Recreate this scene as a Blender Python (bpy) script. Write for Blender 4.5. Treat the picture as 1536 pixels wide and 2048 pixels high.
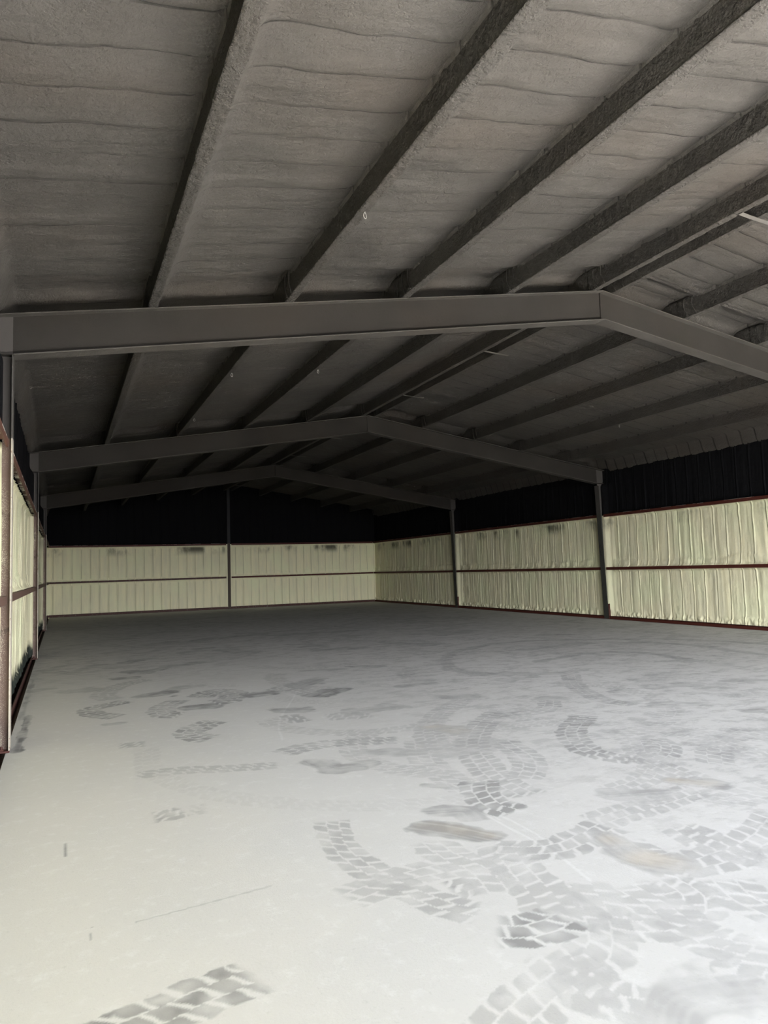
import bpy, bmesh, math
import numpy as np
from mathutils import Vector, Matrix

scene = bpy.context.scene
for o in list(bpy.data.objects):
    bpy.data.objects.remove(o, do_unlink=True)
COL = scene.collection

# ------------------------------------------------------------------ camera
H_CAM = 1.3551
YAW, PITCH, ROLL = 0.4178, 0.0775, -0.0302
F_PX = 1454.3                      # focal length in pixels of a 1536 x 2048 frame
fw = Vector((math.sin(YAW)*math.cos(PITCH), math.cos(YAW)*math.cos(PITCH), math.sin(PITCH)))
rt = Vector((math.cos(YAW), -math.sin(YAW), 0))
up = rt.cross(fw)
c_, s_ = math.cos(ROLL), math.sin(ROLL)
r2 = c_*rt + s_*up
u2 = -s_*rt + c_*up
cam_data = bpy.data.cameras.new('camera')
cam = bpy.data.objects.new('camera', cam_data)
COL.objects.link(cam)
M = Matrix((r2, u2, -fw)).transposed().to_4x4()
M.translation = Vector((0, 0, H_CAM))
cam.matrix_world = M
cam_data.sensor_fit = 'VERTICAL'
cam_data.sensor_height = 36
cam_data.lens = F_PX/2048*36
cam_data.clip_start = 0.02
cam_data.clip_end = 300
scene.camera = cam

# ------------------------------------------------------------------ light
SKY = 27.0
SUN = 290.0
EXPOSURE = 0.0
world = bpy.data.worlds.new('overcast_sky')
scene.world = world
world.use_nodes = True
wn = world.node_tree.nodes
_t = world.node_tree                         # hazy sky: brightest near the horizon
_g = wn.new('ShaderNodeTexCoord'); _s = wn.new('ShaderNodeSeparateXYZ'); _r = wn.new('ShaderNodeValToRGB')
_t.links.new(_g.outputs['Generated'], _s.inputs[0]); _t.links.new(_s.outputs['Z'], _r.inputs['Fac'])
_t.links.new(_r.outputs['Color'], wn['Background'].inputs[0])
_e = _r.color_ramp.elements
_e[0].position = 0.0; _e[0].color = (0.98, 0.985, 1.0, 1)
_e[1].position = 1.0; _e[1].color = (0.03, 0.04, 0.06, 1)
_q = _e.new(.30); _q.color = (0.80, 0.83, .88, 1)
_q = _e.new(.58); _q.color = (0.07, 0.08, .10, 1)
wn['Background'].inputs[1].default_value = SKY
sun_data = bpy.data.lights.new('sun', 'SUN'); sun_data.energy = SUN; sun_data.angle = 0.02; sun_data.color = (1.0, .98, .955)
sun = bpy.data.objects.new('sun', sun_data); COL.objects.link(sun)
SUN_EL, SUN_AZ = math.radians(61), math.radians(35)      # high, behind the camera and a little to its right
sd = Vector((math.cos(SUN_EL)*math.sin(SUN_AZ), -math.cos(SUN_EL)*math.cos(SUN_AZ), math.sin(SUN_EL)))
sun.rotation_euler = sd.to_track_quat('Z', 'Y').to_euler(); sun.location = (6, -20, 30)
scene.view_settings.view_transform = 'Standard'
scene.view_settings.look = 'None'
scene.view_settings.gamma = 1
scene.view_settings.use_curve_mapping = False
scene.view_settings.exposure = EXPOSURE
scene.cycles.max_bounces = 8
scene.cycles.diffuse_bounces = 6
scene.cycles.use_denoising = True
scene.cycles.sample_clamp_indirect = 10

# ------------------------------------------------------------------ building dimensions (metres)
XA = 5.823                         # ridge
XCL, XCR = -0.372, 11.86           # inner column flanges
XSL, XSR = -0.58, 12.07            # wall sheets
YF = [6.63, 13.85, 21.07]          # portal frames
Y0, YE = -0.6, 27.94               # open front, back wall
PITCHS = 0.1616
def zt(x):                         # top of rafters = underside of purlins
    return 4.548 - PITCHS*abs(x-XA)
OPEN_X0, OPEN_X1, OPEN_Z = 0.45, 11.7, 3.5   # big doorway in the front wall

pl = bpy.data.lights.new('doorway_portal', 'AREA')
pl.shape = 'RECTANGLE'; pl.size = OPEN_X1-OPEN_X0; pl.size_y = OPEN_Z
pl.cycles.is_portal = True
po = bpy.data.objects.new('doorway_portal', pl)
COL.objects.link(po)
po.location = ((OPEN_X0+OPEN_X1)/2, Y0-0.05, OPEN_Z/2)
po.rotation_euler = (math.radians(90), 0, 0)

# ------------------------------------------------------------------ numpy noise
_rng = np.random.default_rng(7)
_T = _rng.random((256, 256))
def vn(x, y, seed=0):
    x = np.asarray(x, float) + seed*17.31; y = np.asarray(y, float) + seed*9.77
    xi = np.floor(x).astype(int); yi = np.floor(y).astype(int)
    fx = x-xi; fy = y-yi
    fx = fx*fx*(3-2*fx); fy = fy*fy*(3-2*fy)
    a = _T[xi & 255, yi & 255]; b = _T[(xi+1) & 255, yi & 255]
    c = _T[xi & 255, (yi+1) & 255]; d = _T[(xi+1) & 255, (yi+1) & 255]
    return (a*(1-fx)+b*fx)*(1-fy)+(c*(1-fx)+d*fx)*fy - 0.5
def fbm(x, y, seed=0, o=4):
    r = 0; a = 1.0
    for i in range(o):
        r = r + a*vn(x*2**i, y*2**i, seed+i*3); a *= 0.5
    return r
def sst(a, b, x):
    t = np.clip((x-a)/(b-a), 0, 1); return t*t*(3-2*t)
def hash1(k, seed=0):
    return _T[(np.asarray(k).astype(int)*37+seed*11) & 255, (np.asarray(k).astype(int)*13+seed*71) & 255]

# ------------------------------------------------------------------ materials
def new_mat(name, rough=0.8):
    m = bpy.data.materials.new(name); m.use_nodes = True
    nt = m.node_tree
    b = nt.nodes['Principled BSDF']; b.inputs['Roughness'].default_value = rough
    b.inputs['Specular IOR Level'].default_value = 0.25
    return m, nt, b
class NB:
    def __init__(s, nt): s.nt = nt
    def n(s, t, **k):
        x = s.nt.nodes.new(t)
        for a, v in k.items(): setattr(x, a, v)
        return x
    def l(s, a, b): s.nt.links.new(a, b)
    def val(s, sock, v):
        if hasattr(v, 'node'): s.l(v, sock)
        else: sock.default_value = v
    def math(s, op, a, b=0.0, c=None, clamp=False):
        x = s.n('ShaderNodeMath', operation=op, use_clamp=clamp)
        s.val(x.inputs[0], a); s.val(x.inputs[1], b)
        if c is not None: s.val(x.inputs[2], c)
        return x.outputs[0]
    def pos(s):
        g = s.n('ShaderNodeNewGeometry'); return g.outputs['Position']
    def xyz(s, v):
        q = s.n('ShaderNodeSeparateXYZ'); s.l(v, q.inputs[0]); return q.outputs
    def noise(s, scale, detail=4, rough=0.55, vec=None, stretch=None):
        x = s.n('ShaderNodeTexNoise'); x.inputs['Scale'].default_value = scale
        x.inputs['Detail'].default_value = detail; x.inputs['Roughness'].default_value = rough
        v = vec if vec is not None else s.pos()
        if stretch:
            mp = s.n('ShaderNodeMapping'); s.l(v, mp.inputs[0]); mp.inputs['Scale'].default_value = stretch; v = mp.outputs[0]
        s.l(v, x.inputs['Vector']); return x.outputs['Fac']
    def smooth(s, v, a, b):
        x = s.n('ShaderNodeMapRange', interpolation_type='SMOOTHSTEP')
        s.val(x.inputs['Value'], v); x.inputs['From Min'].default_value = a; x.inputs['From Max'].default_value = b
        return x.outputs['Result']
    def mix(s, f, a, b, bt='MIX'):
        x = s.n('ShaderNodeMix', data_type='RGBA', blend_type=bt)
        s.val(x.inputs[0], f)
        for sock, v in ((x.inputs[6], a), (x.inputs[7], b)):
            if hasattr(v, 'node'): s.l(v, sock)
            else: sock.default_value = (*v, 1) if len(v) == 3 else v
        return x.outputs[2]
    def bump(s, b, h, strength=0.4, dist=0.01):
        x = s.n('ShaderNodeBump'); x.inputs['Strength'].default_value = strength; x.inputs['Distance'].default_value = dist
        s.l(h, x.inputs['Height']); s.l(x.outputs[0], b.inputs['Normal'])

def coat_mat(name, col, var=0.25, bscale=55, bstr=0.5, bdist=0.01, seam_shade=False):
    m, nt, b = new_mat(name, 0.9); k = NB(nt); b.inputs['Specular IOR Level'].default_value = .1
    v = k.noise(1.3, 5)
    c = k.mix(k.smooth(v, .3, .7), tuple(x*(1-var*.5) for x in col), tuple(x*(1+var*.5) for x in col))
    w = k.noise(.6, 2)
    c = k.mix(k.math('MULTIPLY', k.smooth(w, .45, .7), .5), c, (col[0]*1.08, col[1]*.98, col[2]*.9))
    if seam_shade:                                   # groove shade between spray passes, put into the colour
        a = k.n('ShaderNodeAttribute', attribute_name='seam_shade')
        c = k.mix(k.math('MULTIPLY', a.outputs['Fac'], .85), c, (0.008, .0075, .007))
    k.l(c, b.inputs['Base Color'])
    h = k.math('ADD', k.noise(bscale, 3, .6), k.math('MULTIPLY', k.noise(bscale*.28, 2), 1.2))
    k.bump(b, h, bstr, bdist)
    return m
GREY = (0.052, 0.0480, 0.0435)
M_CEIL = coat_mat('dark_grey_sprayed_foam', GREY, bscale=62, bstr=.75, bdist=.014, seam_shade=True)
M_PURL = coat_mat('dark_grey_coated_steel_rough', tuple(x*.92 for x in GREY), bscale=48, bstr=1.0, bdist=.02)
M_FLG = coat_mat('dark_grey_coated_flange_lit', tuple(x*1.02 for x in GREY), bscale=90, bstr=.5, bdist=.006)  # lighter than the rafter web: lit underside put into the colour
M_FRAME = coat_mat('dark_grey_coated_steel', (0.0235, 0.0213, 0.019), bscale=120, bstr=.25, bdist=.004)
M_PALE = coat_mat('pale_grey_steel', (0.10, 0.094, 0.086), bscale=120, bstr=.2, bdist=.003)

CREAM = (0.76, 0.71, 0.49)
def wall_mat(name, cream, horiz, low_dark=0.0, stain=1.0):
    """cream foam below the top girt, black coating above it"""
    m, nt, b = new_mat(name, 0.9); k = NB(nt); b.inputs['Specular IOR Level'].default_value = .04
    P = k.pos(); xyz = k.xyz(P); z = xyz[2]; h = xyz[horiz]
    st = (1, 1, .12)
    v = k.noise(7, 4, .6, stretch=st)
    c = k.mix(k.smooth(v, .3, .7), cream, tuple(a*b_ for a, b_ in zip(cream, (.86, .88, .92))))
    v2 = k.noise(1.1, 3)
    c = k.mix(k.smooth(v2, .4, .7), c, tuple(a*b_ for a, b_ in zip(cream, (.93, 1.0, .98))))
    # dark overspray patches along the top of the cream band
    sn = k.noise(1.35, 5, .62, stretch=(1, 1, .5))
    band = k.math('MULTIPLY', k.smooth(z, 2.02, 2.3), k.math('SUBTRACT', 1.0, k.smooth(z, 2.34, 2.42)))
    s = k.math('MULTIPLY', k.smooth(sn, .455, .64), band)
    s = k.math('MULTIPLY', s, .88*stain)
    c = k.mix(s, c, (0.035, 0.035, 0.03))
    a = k.n('ShaderNodeAttribute', attribute_name='seam_shade')  # shade of the wall grooves, tinted into the foam colour
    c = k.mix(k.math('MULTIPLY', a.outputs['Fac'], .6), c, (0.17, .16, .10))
    # coating above the girt, ragged edge
    e = k.math('ADD', z, k.math('MULTIPLY', k.math('SUBTRACT', k.noise(9, 3), .5), .03))
    c = k.mix(k.smooth(e, 2.462, 2.468), c, (0.0055, 0.0055, 0.0062))
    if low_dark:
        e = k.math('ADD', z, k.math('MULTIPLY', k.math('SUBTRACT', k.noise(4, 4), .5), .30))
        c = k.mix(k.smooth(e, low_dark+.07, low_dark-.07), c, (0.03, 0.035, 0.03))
    k.l(c, b.inputs['Base Color'])
    hh = k.math('ADD', k.noise(60, 3, .6), k.math('MULTIPLY', k.noise(20, 2, stretch=(1, 1, .35)), 1.6))
    k.bump(b, hh, .45, .008)
    return m
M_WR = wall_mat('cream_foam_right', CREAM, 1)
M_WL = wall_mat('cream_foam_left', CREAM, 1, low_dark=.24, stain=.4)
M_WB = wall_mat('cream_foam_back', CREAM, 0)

def steel_mat(name, base, over, amount, top_dark=None, fleck=None):
    m, nt, b = new_mat(name, 0.6); k = NB(nt)
    n1 = k.noise(24, 5, .7)
    c = k.mix(k.smooth(n1, amount, amount+.12), base, over)
    z = k.xyz(k.pos())[2]
    if top_dark is not None:
        e = k.math('ADD', z, k.math('MULTIPLY', k.math('SUBTRACT', k.noise(12, 3), .5), .02))
        c = k.mix(k.smooth(e, top_dark, top_dark+.006), c, (0.05, .046, .042))
    if fleck is not None:
        f = k.math('MULTIPLY', k.smooth(z, fleck, fleck+.004), k.smooth(k.noise(3.5, 4, .7), .50, .54))
        c = k.mix(f, c, (.75, .73, .66))
    k.l(c, b.inputs['Base Color'])
    k.bump(b, k.noise(130, 2), .2, .003)
    return m
M_RED = steel_mat('red_oxide_primer_steel', (0.060, 0.014, 0.009), (0.035, 0.020, 0.016), .62)
M_REDTOP = steel_mat('red_oxide_primer_steel_flecked', (0.060, 0.014, 0.009), (0.030, 0.018, 0.014), .6, fleck=2.486)
M_BROWN = steel_mat('brown_primer_steel', (0.100, 0.058, 0.045), (0.30, .24, .17), .66)
M_BROWNTOP = steel_mat('brown_primer_steel_flecked', (0.085, 0.038, 0.026), (0.30, .24, .17), .66, fleck=2.478)
M_BASE = steel_mat('stained_base_steel', (0.050, 0.018, 0.014), (0.13, .105, .09), .55)
M_WIRE = steel_mat('bare_wire', (0.42, 0.40, .37), (.3, .29, .27), .5)

def column_mat(name, flange_x, sgn, base, over):
    """primer with foam overspray that thickens toward the wall; grey coating above the top girt"""
    m, nt, b = new_mat(name, 0.7); k = NB(nt)
    xyz = k.xyz(k.pos())
    d = k.math('MULTIPLY', k.math('SUBTRACT', xyz[0], flange_x), sgn)     # 0 at the flange, .2 at the wall
    t = k.math('ADD', k.math('MULTIPLY', d, 6.0), k.math('MULTIPLY', k.math('SUBTRACT', k.noise(260, 2, .7), .5), 3.0))
    t = k.math('ADD', t, k.math('MULTIPLY', k.math('SUBTRACT', k.noise(3, 3), .5), 1.2))
    c = k.mix(k.smooth(t, .55, .85), base, over)
    c = k.mix(k.smooth(k.noise(5, 4, .65), .56, .7), c, tuple(x*.45 for x in base))
    e = k.math('ADD', xyz[2], k.math('MULTIPLY', k.math('SUBTRACT', k.noise(12, 3), .5), .03))
    c = k.mix(k.smooth(e, 2.50, 2.515), c, (0.045, .041, .038))
    k.l(c, b.inputs['Base Color'])
    k.bump(b, k.noise(150, 2), .3, .003)
    return m
M_COLL = column_mat('left_column_primer', XCL, -1, (0.115, 0.078, 0.066), (0.50, .46, .36))
M_COLR = column_mat('right_column_primer', XCR+.07, 1, (0.040, 0.040, 0.034), (0.10, .10, .08))
M_COLF = steel_mat('flange_overspray_pale', (0.33, 0.30, 0.25), (0.12, .06, .045), .56, top_dark=2.5)

# ------------------------------------------------------------------ mesh helpers
def link(o, parent=None):
    COL.objects.link(o)
    if parent is not None: o.parent = parent
    return o
def grid_obj(name, P, mat, slab=None, attrs=None, parent=None, flip=False):
    n, m = P.shape[:2]
    V = P.reshape(-1, 3)
    idx = np.arange(n*m).reshape(n, m)
    q = np.stack([idx[:-1, :-1], idx[1:, :-1], idx[1:, 1:], idx[:-1, 1:]], -1).reshape(-1, 4)
    if flip: q = q[:, ::-1]
    return raw_obj(name, V, q, mat, slab, attrs, parent)
def raw_obj(name, V, q, mat, slab=None, attrs=None, parent=None):
    nv = len(V)
    smooth = np.ones(len(q), bool)
    if slab is not None:                       # solid body behind the surface: list of 8-corner boxes
        for B in slab:
            B = np.array(B, float); b0 = len(V)
            V = np.vstack([V, B])
            f = np.array([[0, 1, 2, 3], [7, 6, 5, 4], [0, 4, 5, 1], [1, 5, 6, 2], [2, 6, 7, 3], [3, 7, 4, 0]])+b0
            q = np.vstack([q, f]); smooth = np.append(smooth, np.zeros(6, bool))
    me = bpy.data.meshes.new(name)
    me.vertices.add(len(V)); me.vertices.foreach_set('co', V.astype(np.float32).ravel())
    me.loops.add(len(q)*4); me.loops.foreach_set('vertex_index', q.astype(np.int32).ravel())
    me.polygons.add(len(q)); me.polygons.foreach_set('loop_start', (np.arange(len(q))*4).astype(np.int32))
    me.polygons.foreach_set('use_smooth', smooth)
    me.update(calc_edges=True)
    if attrs:
        for an, av in attrs.items():
            a = me.attributes.new(an, 'FLOAT', 'POINT')
            full = np.zeros(len(V), np.float32); full[:nv] = av.ravel()
            a.data.foreach_set('value', full)
    me.materials.append(mat)
    return link(bpy.data.objects.new(name, me), parent)
class MB:
    def __init__(s): s.bm = bmesh.new()
    def hexa(s, P):                            # 8 corners: bottom 4 ccw, top 4 ccw
        v = [s.bm.verts.new(p) for p in P]
        for f in ((3, 2, 1, 0), (4, 5, 6, 7), (0, 1, 5, 4), (1, 2, 6, 5), (2, 3, 7, 6), (3, 0, 4, 7)):
            s.bm.faces.new([v[i] for i in f])
        return s
    def box(s, x0, x1, y0, y1, z0, z1):
        return s.hexa([(x0, y0, z0), (x1, y0, z0), (x1, y1, z0), (x0, y1, z0), (x0, y0, z1), (x1, y0, z1), (x1, y1, z1), (x0, y1, z1)])
    def plate(s, pts, y0, y1):                 # polygon in x,z extruded along y
        a = [s.bm.verts.new((x, y0, z)) for x, z in pts]; b = [s.bm.verts.new((x, y1, z)) for x, z in pts]
        s.bm.faces.new(a); s.bm.faces.new(b[::-1]); n = len(pts)
        for i in range(n): s.bm.faces.new([a[i], b[i], b[(i+1) % n], a[(i+1) % n]])
        return s
    def strip(s, pa, pb, w0, w1, th):          # sloping bar in the xz plane from pa to pb, y in w0..w1, thickness th downward
        (xa, za), (xb, zb) = pa, pb
        return s.hexa([(xa, w0, za-th), (xb, w0, zb-th), (xb, w1, zb-th), (xa, w1, za-th), (xa, w0, za), (xb, w0, zb), (xb, w1, zb), (xa, w1, za)])
    def tube(s, pts, r, n=8, closed=False):
        rings = []; N = len(pts); P = [Vector(p) for p in pts]
        for i in range(N):
            a = P[(i-1) % N] if (closed or i > 0) else P[i]; b = P[(i+1) % N] if (closed or i < N-1) else P[i]
            t = (b-a).normalized(); q = t.orthogonal() if abs(t.y) < .9 else t.cross(Vector((1, 0, 0)))
            u = t.cross(Vector((.13, .97, .2))).normalized(); v = t.cross(u)
            rings.append([s.bm.verts.new(P[i]+r*(math.cos(2*math.pi*j/n)*u+math.sin(2*math.pi*j/n)*v)) for j in range(n)])
        for i in range(N if closed else N-1):
            A, B = rings[i], rings[(i+1) % N]
            for j in range(n): s.bm.faces.new([A[j], A[(j+1) % n], B[(j+1) % n], B[j]])
        if not closed: s.bm.faces.new(rings[0][::-1]); s.bm.faces.new(rings[-1])
        return s
    def build(s, name, mat, parent=None, bevel=0.0, smooth=False, origin=None):
        bmesh.ops.recalc_face_normals(s.bm, faces=s.bm.faces)
        if bevel: bmesh.ops.bevel(s.bm, geom=s.bm.edges[:], offset=bevel, segments=1, affect='EDGES')
        if origin is not None: bmesh.ops.translate(s.bm, verts=s.bm.verts, vec=-Vector(origin))
        me = bpy.data.meshes.new(name); s.bm.to_mesh(me); s.bm.free()
        for p in me.polygons: p.use_smooth = smooth
        me.materials.append(mat)
        o = link(bpy.data.objects.new(name, me), parent)
        if origin is not None: o.location = origin
        return o
def empty(name, loc):
    o = bpy.data.objects.new(name, None); o.empty_display_size = .2; COL.objects.link(o); o.location = loc; return o
def tag(o, label, cat, group=None):
    o['label'] = label; o['category'] = cat
    if group: o['group'] = group
    return o
def structure(o, label=None):
    o['kind'] = 'structure'
    if label: o['label'] = label
    return o

# ------------------------------------------------------------------ purlin layout
WEBS_L = [0.69, 1.945, 3.185, 4.462, 5.665]
WEBS_R = [5.94, 7.065, 8.32, 9.58, 10.84]
WEBS = WEBS_L + WEBS_R
FL = 0.082
PH = 0.25                                     # purlin height
STROKES = [
    ('T',0.85,0.26,[(0.11,2.39),(0.18,2.43),(0.3,2.46),(0.41,2.5),(0.55,2.53),(0.61,2.55)]),
    ('T',0.45,0.2,[(1.35,3.86),(1.27,3.57),(1.25,3.35),(1.29,3.07),(1.35,2.85),(1.42,2.67),(1.51,2.57)]),
    ('T',0.32,0.24,[(1.07,2.93),(1.28,2.99),(1.46,3.02),(1.61,3.01)]),
    ('T',0.6,0.2,[(1.48,2.8),(1.64,2.8)]),
    ('T',0.8,0.26,[(1.47,2.43),(1.57,2.37),(1.68,2.37),(1.79,2.4)]),
    ('T',0.3,0.24,[(1.67,3.35),(1.67,3.12),(1.71,2.92),(1.66,2.67)]),
    ('Y',0.6,0.2,[(1.75,3.53),(1.84,3.42),(1.93,3.27)]),
    ('S',0.5,0.2,[(1.93,3.7),(2.06,3.65),(2.05,3.54)]),
    ('T',0.7,0.26,[(2.43,4.12),(2.3,3.88),(2.24,3.65),(2.28,3.47)]),
    ('S',0.5,0.12,[(2.08,4.17),(2.18,4.09)]),
    ('T',0.42,0.28,[(3.83,5.94),(3.28,5.46),(2.85,4.9),(2.63,4.38),(2.52,3.95),(2.53,3.67)]),
    ('T',0.4,0.26,[(3.12,4.93),(3.01,4.47),(2.87,4.18),(2.66,3.97)]),
    ('T',0.3,0.26,[(3.77,6.6),(3.16,6.04),(2.76,5.45),(2.54,4.83)]),
    ('T',0.3,0.26,[(2.58,5.26),(2.35,4.7),(2.28,4.29),(2.27,3.95)]),
    ('T',0.6,0.26,[(4.27,5.33),(3.76,4.88),(3.5,4.43),(3.48,4.16),(3.58,3.95)]),
    ('T',0.45,0.22,[(4.13,4.41),(4.06,4.18),(3.84,3.98),(3.54,3.86)]),
    ('T',0.35,0.24,[(3.98,4.41),(3.72,4.05),(3.62,3.74),(3.59,3.43)]),
    ('T',0.45,0.24,[(5.69,7.35),(5.19,6.61),(4.89,5.86),(4.97,5.44)]),
    ('T',0.5,0.24,[(4.45,6.09),(4.14,5.74),(3.81,5.68),(3.45,5.7)]),
    ('T',0.4,0.28,[(2.48,2.9),(2.45,2.68),(2.54,2.54),(2.77,2.53),(3.07,2.59),(3.48,2.77)]),
    ('T',0.4,0.24,[(2.37,2.48),(2.34,2.31),(2.2,2.19),(2.04,2.18),(1.93,2.24),(1.87,2.36)]),
    ('T',0.35,0.26,[(2.57,2.37),(2.49,2.18),(2.5,2.03)]),
    ('S',0.5,0.09,[(1.92,2.53),(1.91,2.42),(1.91,2.33)]),
    ('T',0.36,0.26,[(1.13,1.88),(1.32,1.99),(1.51,2.06),(1.74,2.16),(1.91,2.39),(2.03,2.63)]),
    ('T',0.34,0.26,[(1.57,2.22),(1.55,2.03),(1.57,1.89),(1.67,1.78)]),
    ('S',0.36,0.26,[(1.61,1.71),(1.72,1.79),(1.86,1.79),(1.99,1.75)]),
    ('T',0.3,0.24,[(2.27,1.9),(2.05,1.8),(2.0,1.68)]),
    ('T',0.5,0.26,[(1.87,3.11),(2.04,3.0),(2.24,2.97),(2.58,3.09)]),
    ('T',0.36,0.26,[(1.97,3.15),(1.88,2.89),(1.81,2.59),(1.73,2.37)]),
    ('T',0.34,0.26,[(2.54,3.16),(2.83,3.2),(3.13,3.25),(3.45,3.3)]),
    ('S',0.4,0.3,[(2.95,3.43),(3.14,3.37)]),
    ('Y',0.4,0.2,[(3.45,3.51),(3.58,3.34)]),
    ('Y',0.4,0.26,[(2.46,2.92),(2.43,2.73),(2.5,2.61)]),
    ('Y',0.35,0.3,[(2.89,5.59),(3.04,5.34)]),
    ('T',0.35,0.26,[(4.15,4.04),(4.57,4.14),(5.02,4.07)]),
    ('T',0.35,0.26,[(3.94,3.62),(4.34,3.97),(4.99,4.22)]),
    ('T',0.4,0.26,[(2.88,2.93),(2.84,2.64),(2.91,2.4)]),
    ('T',0.35,0.26,[(2.15,2.51),(2.16,2.35),(2.11,2.06),(2.18,1.91)]),
    ('T',0.5,0.26,[(1.49,5.4),(1.76,5.51),(2.08,5.48),(2.45,5.34)]),
    ('S',0.6,0.26,[(1.65,5.04),(1.71,4.81),(1.84,4.77)]),
    ('S',0.5,0.18,[(1.83,4.83),(1.99,4.84)]),
    ('S',0.4,0.2,[(2.04,5.13),(2.24,4.99),(2.41,4.91)]),
    ('T',0.35,0.2,[(0.45,5.35),(0.72,5.33),(1.01,5.22),(1.41,5.1)]),
    ('T',0.65,0.3,[(1.31,6.92),(1.12,6.71),(1.0,6.53),(1.04,6.3),(1.15,6.16)]),
    ('T',0.65,0.3,[(1.17,8.26),(1.0,7.99),(0.91,7.73),(0.94,7.45),(1.08,7.36)]),
    ('T',0.7,0.26,[(0.66,8.52),(0.45,8.38),(0.26,8.18),(0.32,7.84),(0.52,7.61)]),
    ('S',0.75,0.4,[(0.93,8.78),(1.07,8.81)]),
    ('S',0.4,0.3,[(1.09,8.84),(1.23,9.07),(1.48,9.21)]),
    ('S',0.75,0.28,[(1.18,7.68),(1.42,7.65)]),
    ('T',0.75,0.36,[(1.38,8.26),(1.59,8.58),(1.74,8.48),(1.74,8.17),(1.59,7.91),(1.43,7.88)]),
    ('S',0.5,0.3,[(0.93,12.28),(1.16,12.5),(1.35,12.59)]),
    ('S',0.45,0.3,[(0.67,11.71),(0.84,11.65)]),
    ('S',0.6,0.3,[(0.88,11.11),(1.11,10.82)]),
    ('S',0.7,0.3,[(0.68,10.46),(0.82,10.46)]),
    ('S',0.45,0.3,[(1.23,11.04),(1.52,11.35),(1.92,11.54)]),
    ('T',0.4,0.3,[(1.06,10.13),(0.68,9.76),(0.44,9.15),(0.51,8.69)]),
    ('S',0.45,0.4,[(0.15,9.6),(0.35,9.63)]),
    ('S',0.35,0.3,[(-0.29,9.97),(-0.15,10.02)]),
    ('S',0.3,0.3,[(0.14,12.59),(-0.15,12.05),(0.11,11.37)]),
    ('S',0.3,0.25,[(0.08,11.45),(0.47,12.13),(0.88,12.18)]),
    ('S',0.4,0.12,[(0.39,7.29),(0.51,7.29)]),
    ('T',0.5,0.2,[(0.41,6.32),(0.52,6.31),(0.64,6.3)]),
    ('S',0.75,0.34,[(1.95,8.06),(2.08,8.09)]),
    ('T',0.45,0.3,[(2.17,8.23),(2.39,8.36),(2.51,7.88),(2.59,7.63)]),
    ('S',0.75,0.4,[(2.58,7.68),(2.79,7.89)]),
    ('S',0.5,0.35,[(2.53,8.4),(2.85,8.68)]),
    ('S',0.6,0.3,[(2.01,7.05),(2.15,6.97)]),
    ('T',0.45,0.4,[(1.83,6.59),(2.1,6.61)]),
    ('S',0.35,0.35,[(2.56,6.62),(2.91,6.62)]),
    ('T',0.35,0.35,[(2.23,6.5),(2.67,6.41)]),
    ('S',0.5,0.3,[(3.82,9.57),(3.99,9.45)]),
    ('S',0.4,0.3,[(3.56,7.69),(3.89,7.72)]),
    ('S',0.35,0.2,[(3.0,9.63),(3.51,9.49)]),
    ('T',0.55,0.22,[(0.46,4.39),(0.56,4.39),(0.66,4.42)]),
    ('T',0.2,0.2,[(0.66,4.42),(0.79,4.4)]),
    ('S',0.4,0.25,[(10.05,8.03),(9.79,9.16),(9.04,10.04),(7.36,10.93),(5.95,10.41),(5.17,9.57),(4.73,8.48),(4.83,7.92)]),
    ('S',0.4,0.25,[(8.92,7.3),(9.07,9.05),(8.01,9.95),(6.69,9.81)]),
    ('S',0.4,0.25,[(7.72,7.34),(7.86,8.29),(7.34,8.86),(6.12,8.56)]),
    ('S',0.35,0.3,[(4.8,7.99),(5.25,7.67),(5.77,7.45)]),
    ('S',0.45,0.2,[(6.7,5.98),(7.14,5.76)]),
    ('S',0.45,0.3,[(4.47,6.21),(4.54,6.13)]),
    ('S',0.4,0.3,[(4.79,7.41),(5.2,7.5)]),
    ('S',0.35,0.3,[(3.69,6.76),(3.85,6.73)]),
    ('S',0.3,0.3,[(5.83,6.17),(6.26,6.03)]),
    ('S',0.35,0.3,[(5.14,5.33),(5.47,5.17)]),
    ('S',0.4,0.2,[(5.58,4.71),(5.68,4.64)]),
    ('S',0.3,0.3,[(10.17,11.08),(10.26,10.16),(9.74,9.77)]),
    ('S',0.4,0.5,[(4.04,11.96),(4.71,11.8)]),
    ('S',0.4,0.5,[(4.28,15.34),(5.83,15.18)]),
    ('S',0.4,0.5,[(2.61,15.41),(3.99,15.91)]),
    ('S',0.4,0.5,[(5.5,12.3),(5.88,11.44)]),
    ('S',0.35,0.5,[(6.9,12.97),(7.8,13.32)]),
    ('S',0.35,0.5,[(2.65,13.09),(2.93,12.39)]),
    ('S',0.3,0.6,[(1.58,15.04),(2.57,15.18)]),
    ('L',0.5,0.012,[(0.27,3.13),(0.52,3.16),(0.83,3.2)]),
    ('L',0.8,0.006,[(0.02,4.19),(0.02,3.91)]),
    ('L',0.7,0.006,[(0.11,3.17),(0.1,3.03)]),
    ('W',0.8,0.02,[(2.18,9.25),(2.53,8.44),(1.83,6.62),(1.63,5.83)]),
    ('W',0.7,0.02,[(2.18,3.49),(2.19,3.22),(2.16,2.94)]),
    ('W',0.8,0.02,[(2.11,3.62),(2.12,2.96),(2.07,2.61)]),
    ('W',0.6,0.02,[(2.21,4.22),(2.14,3.42)]),
    ('W',0.7,0.02,[(2.39,2.5),(2.47,2.34),(2.56,2.14)]),
]

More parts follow.
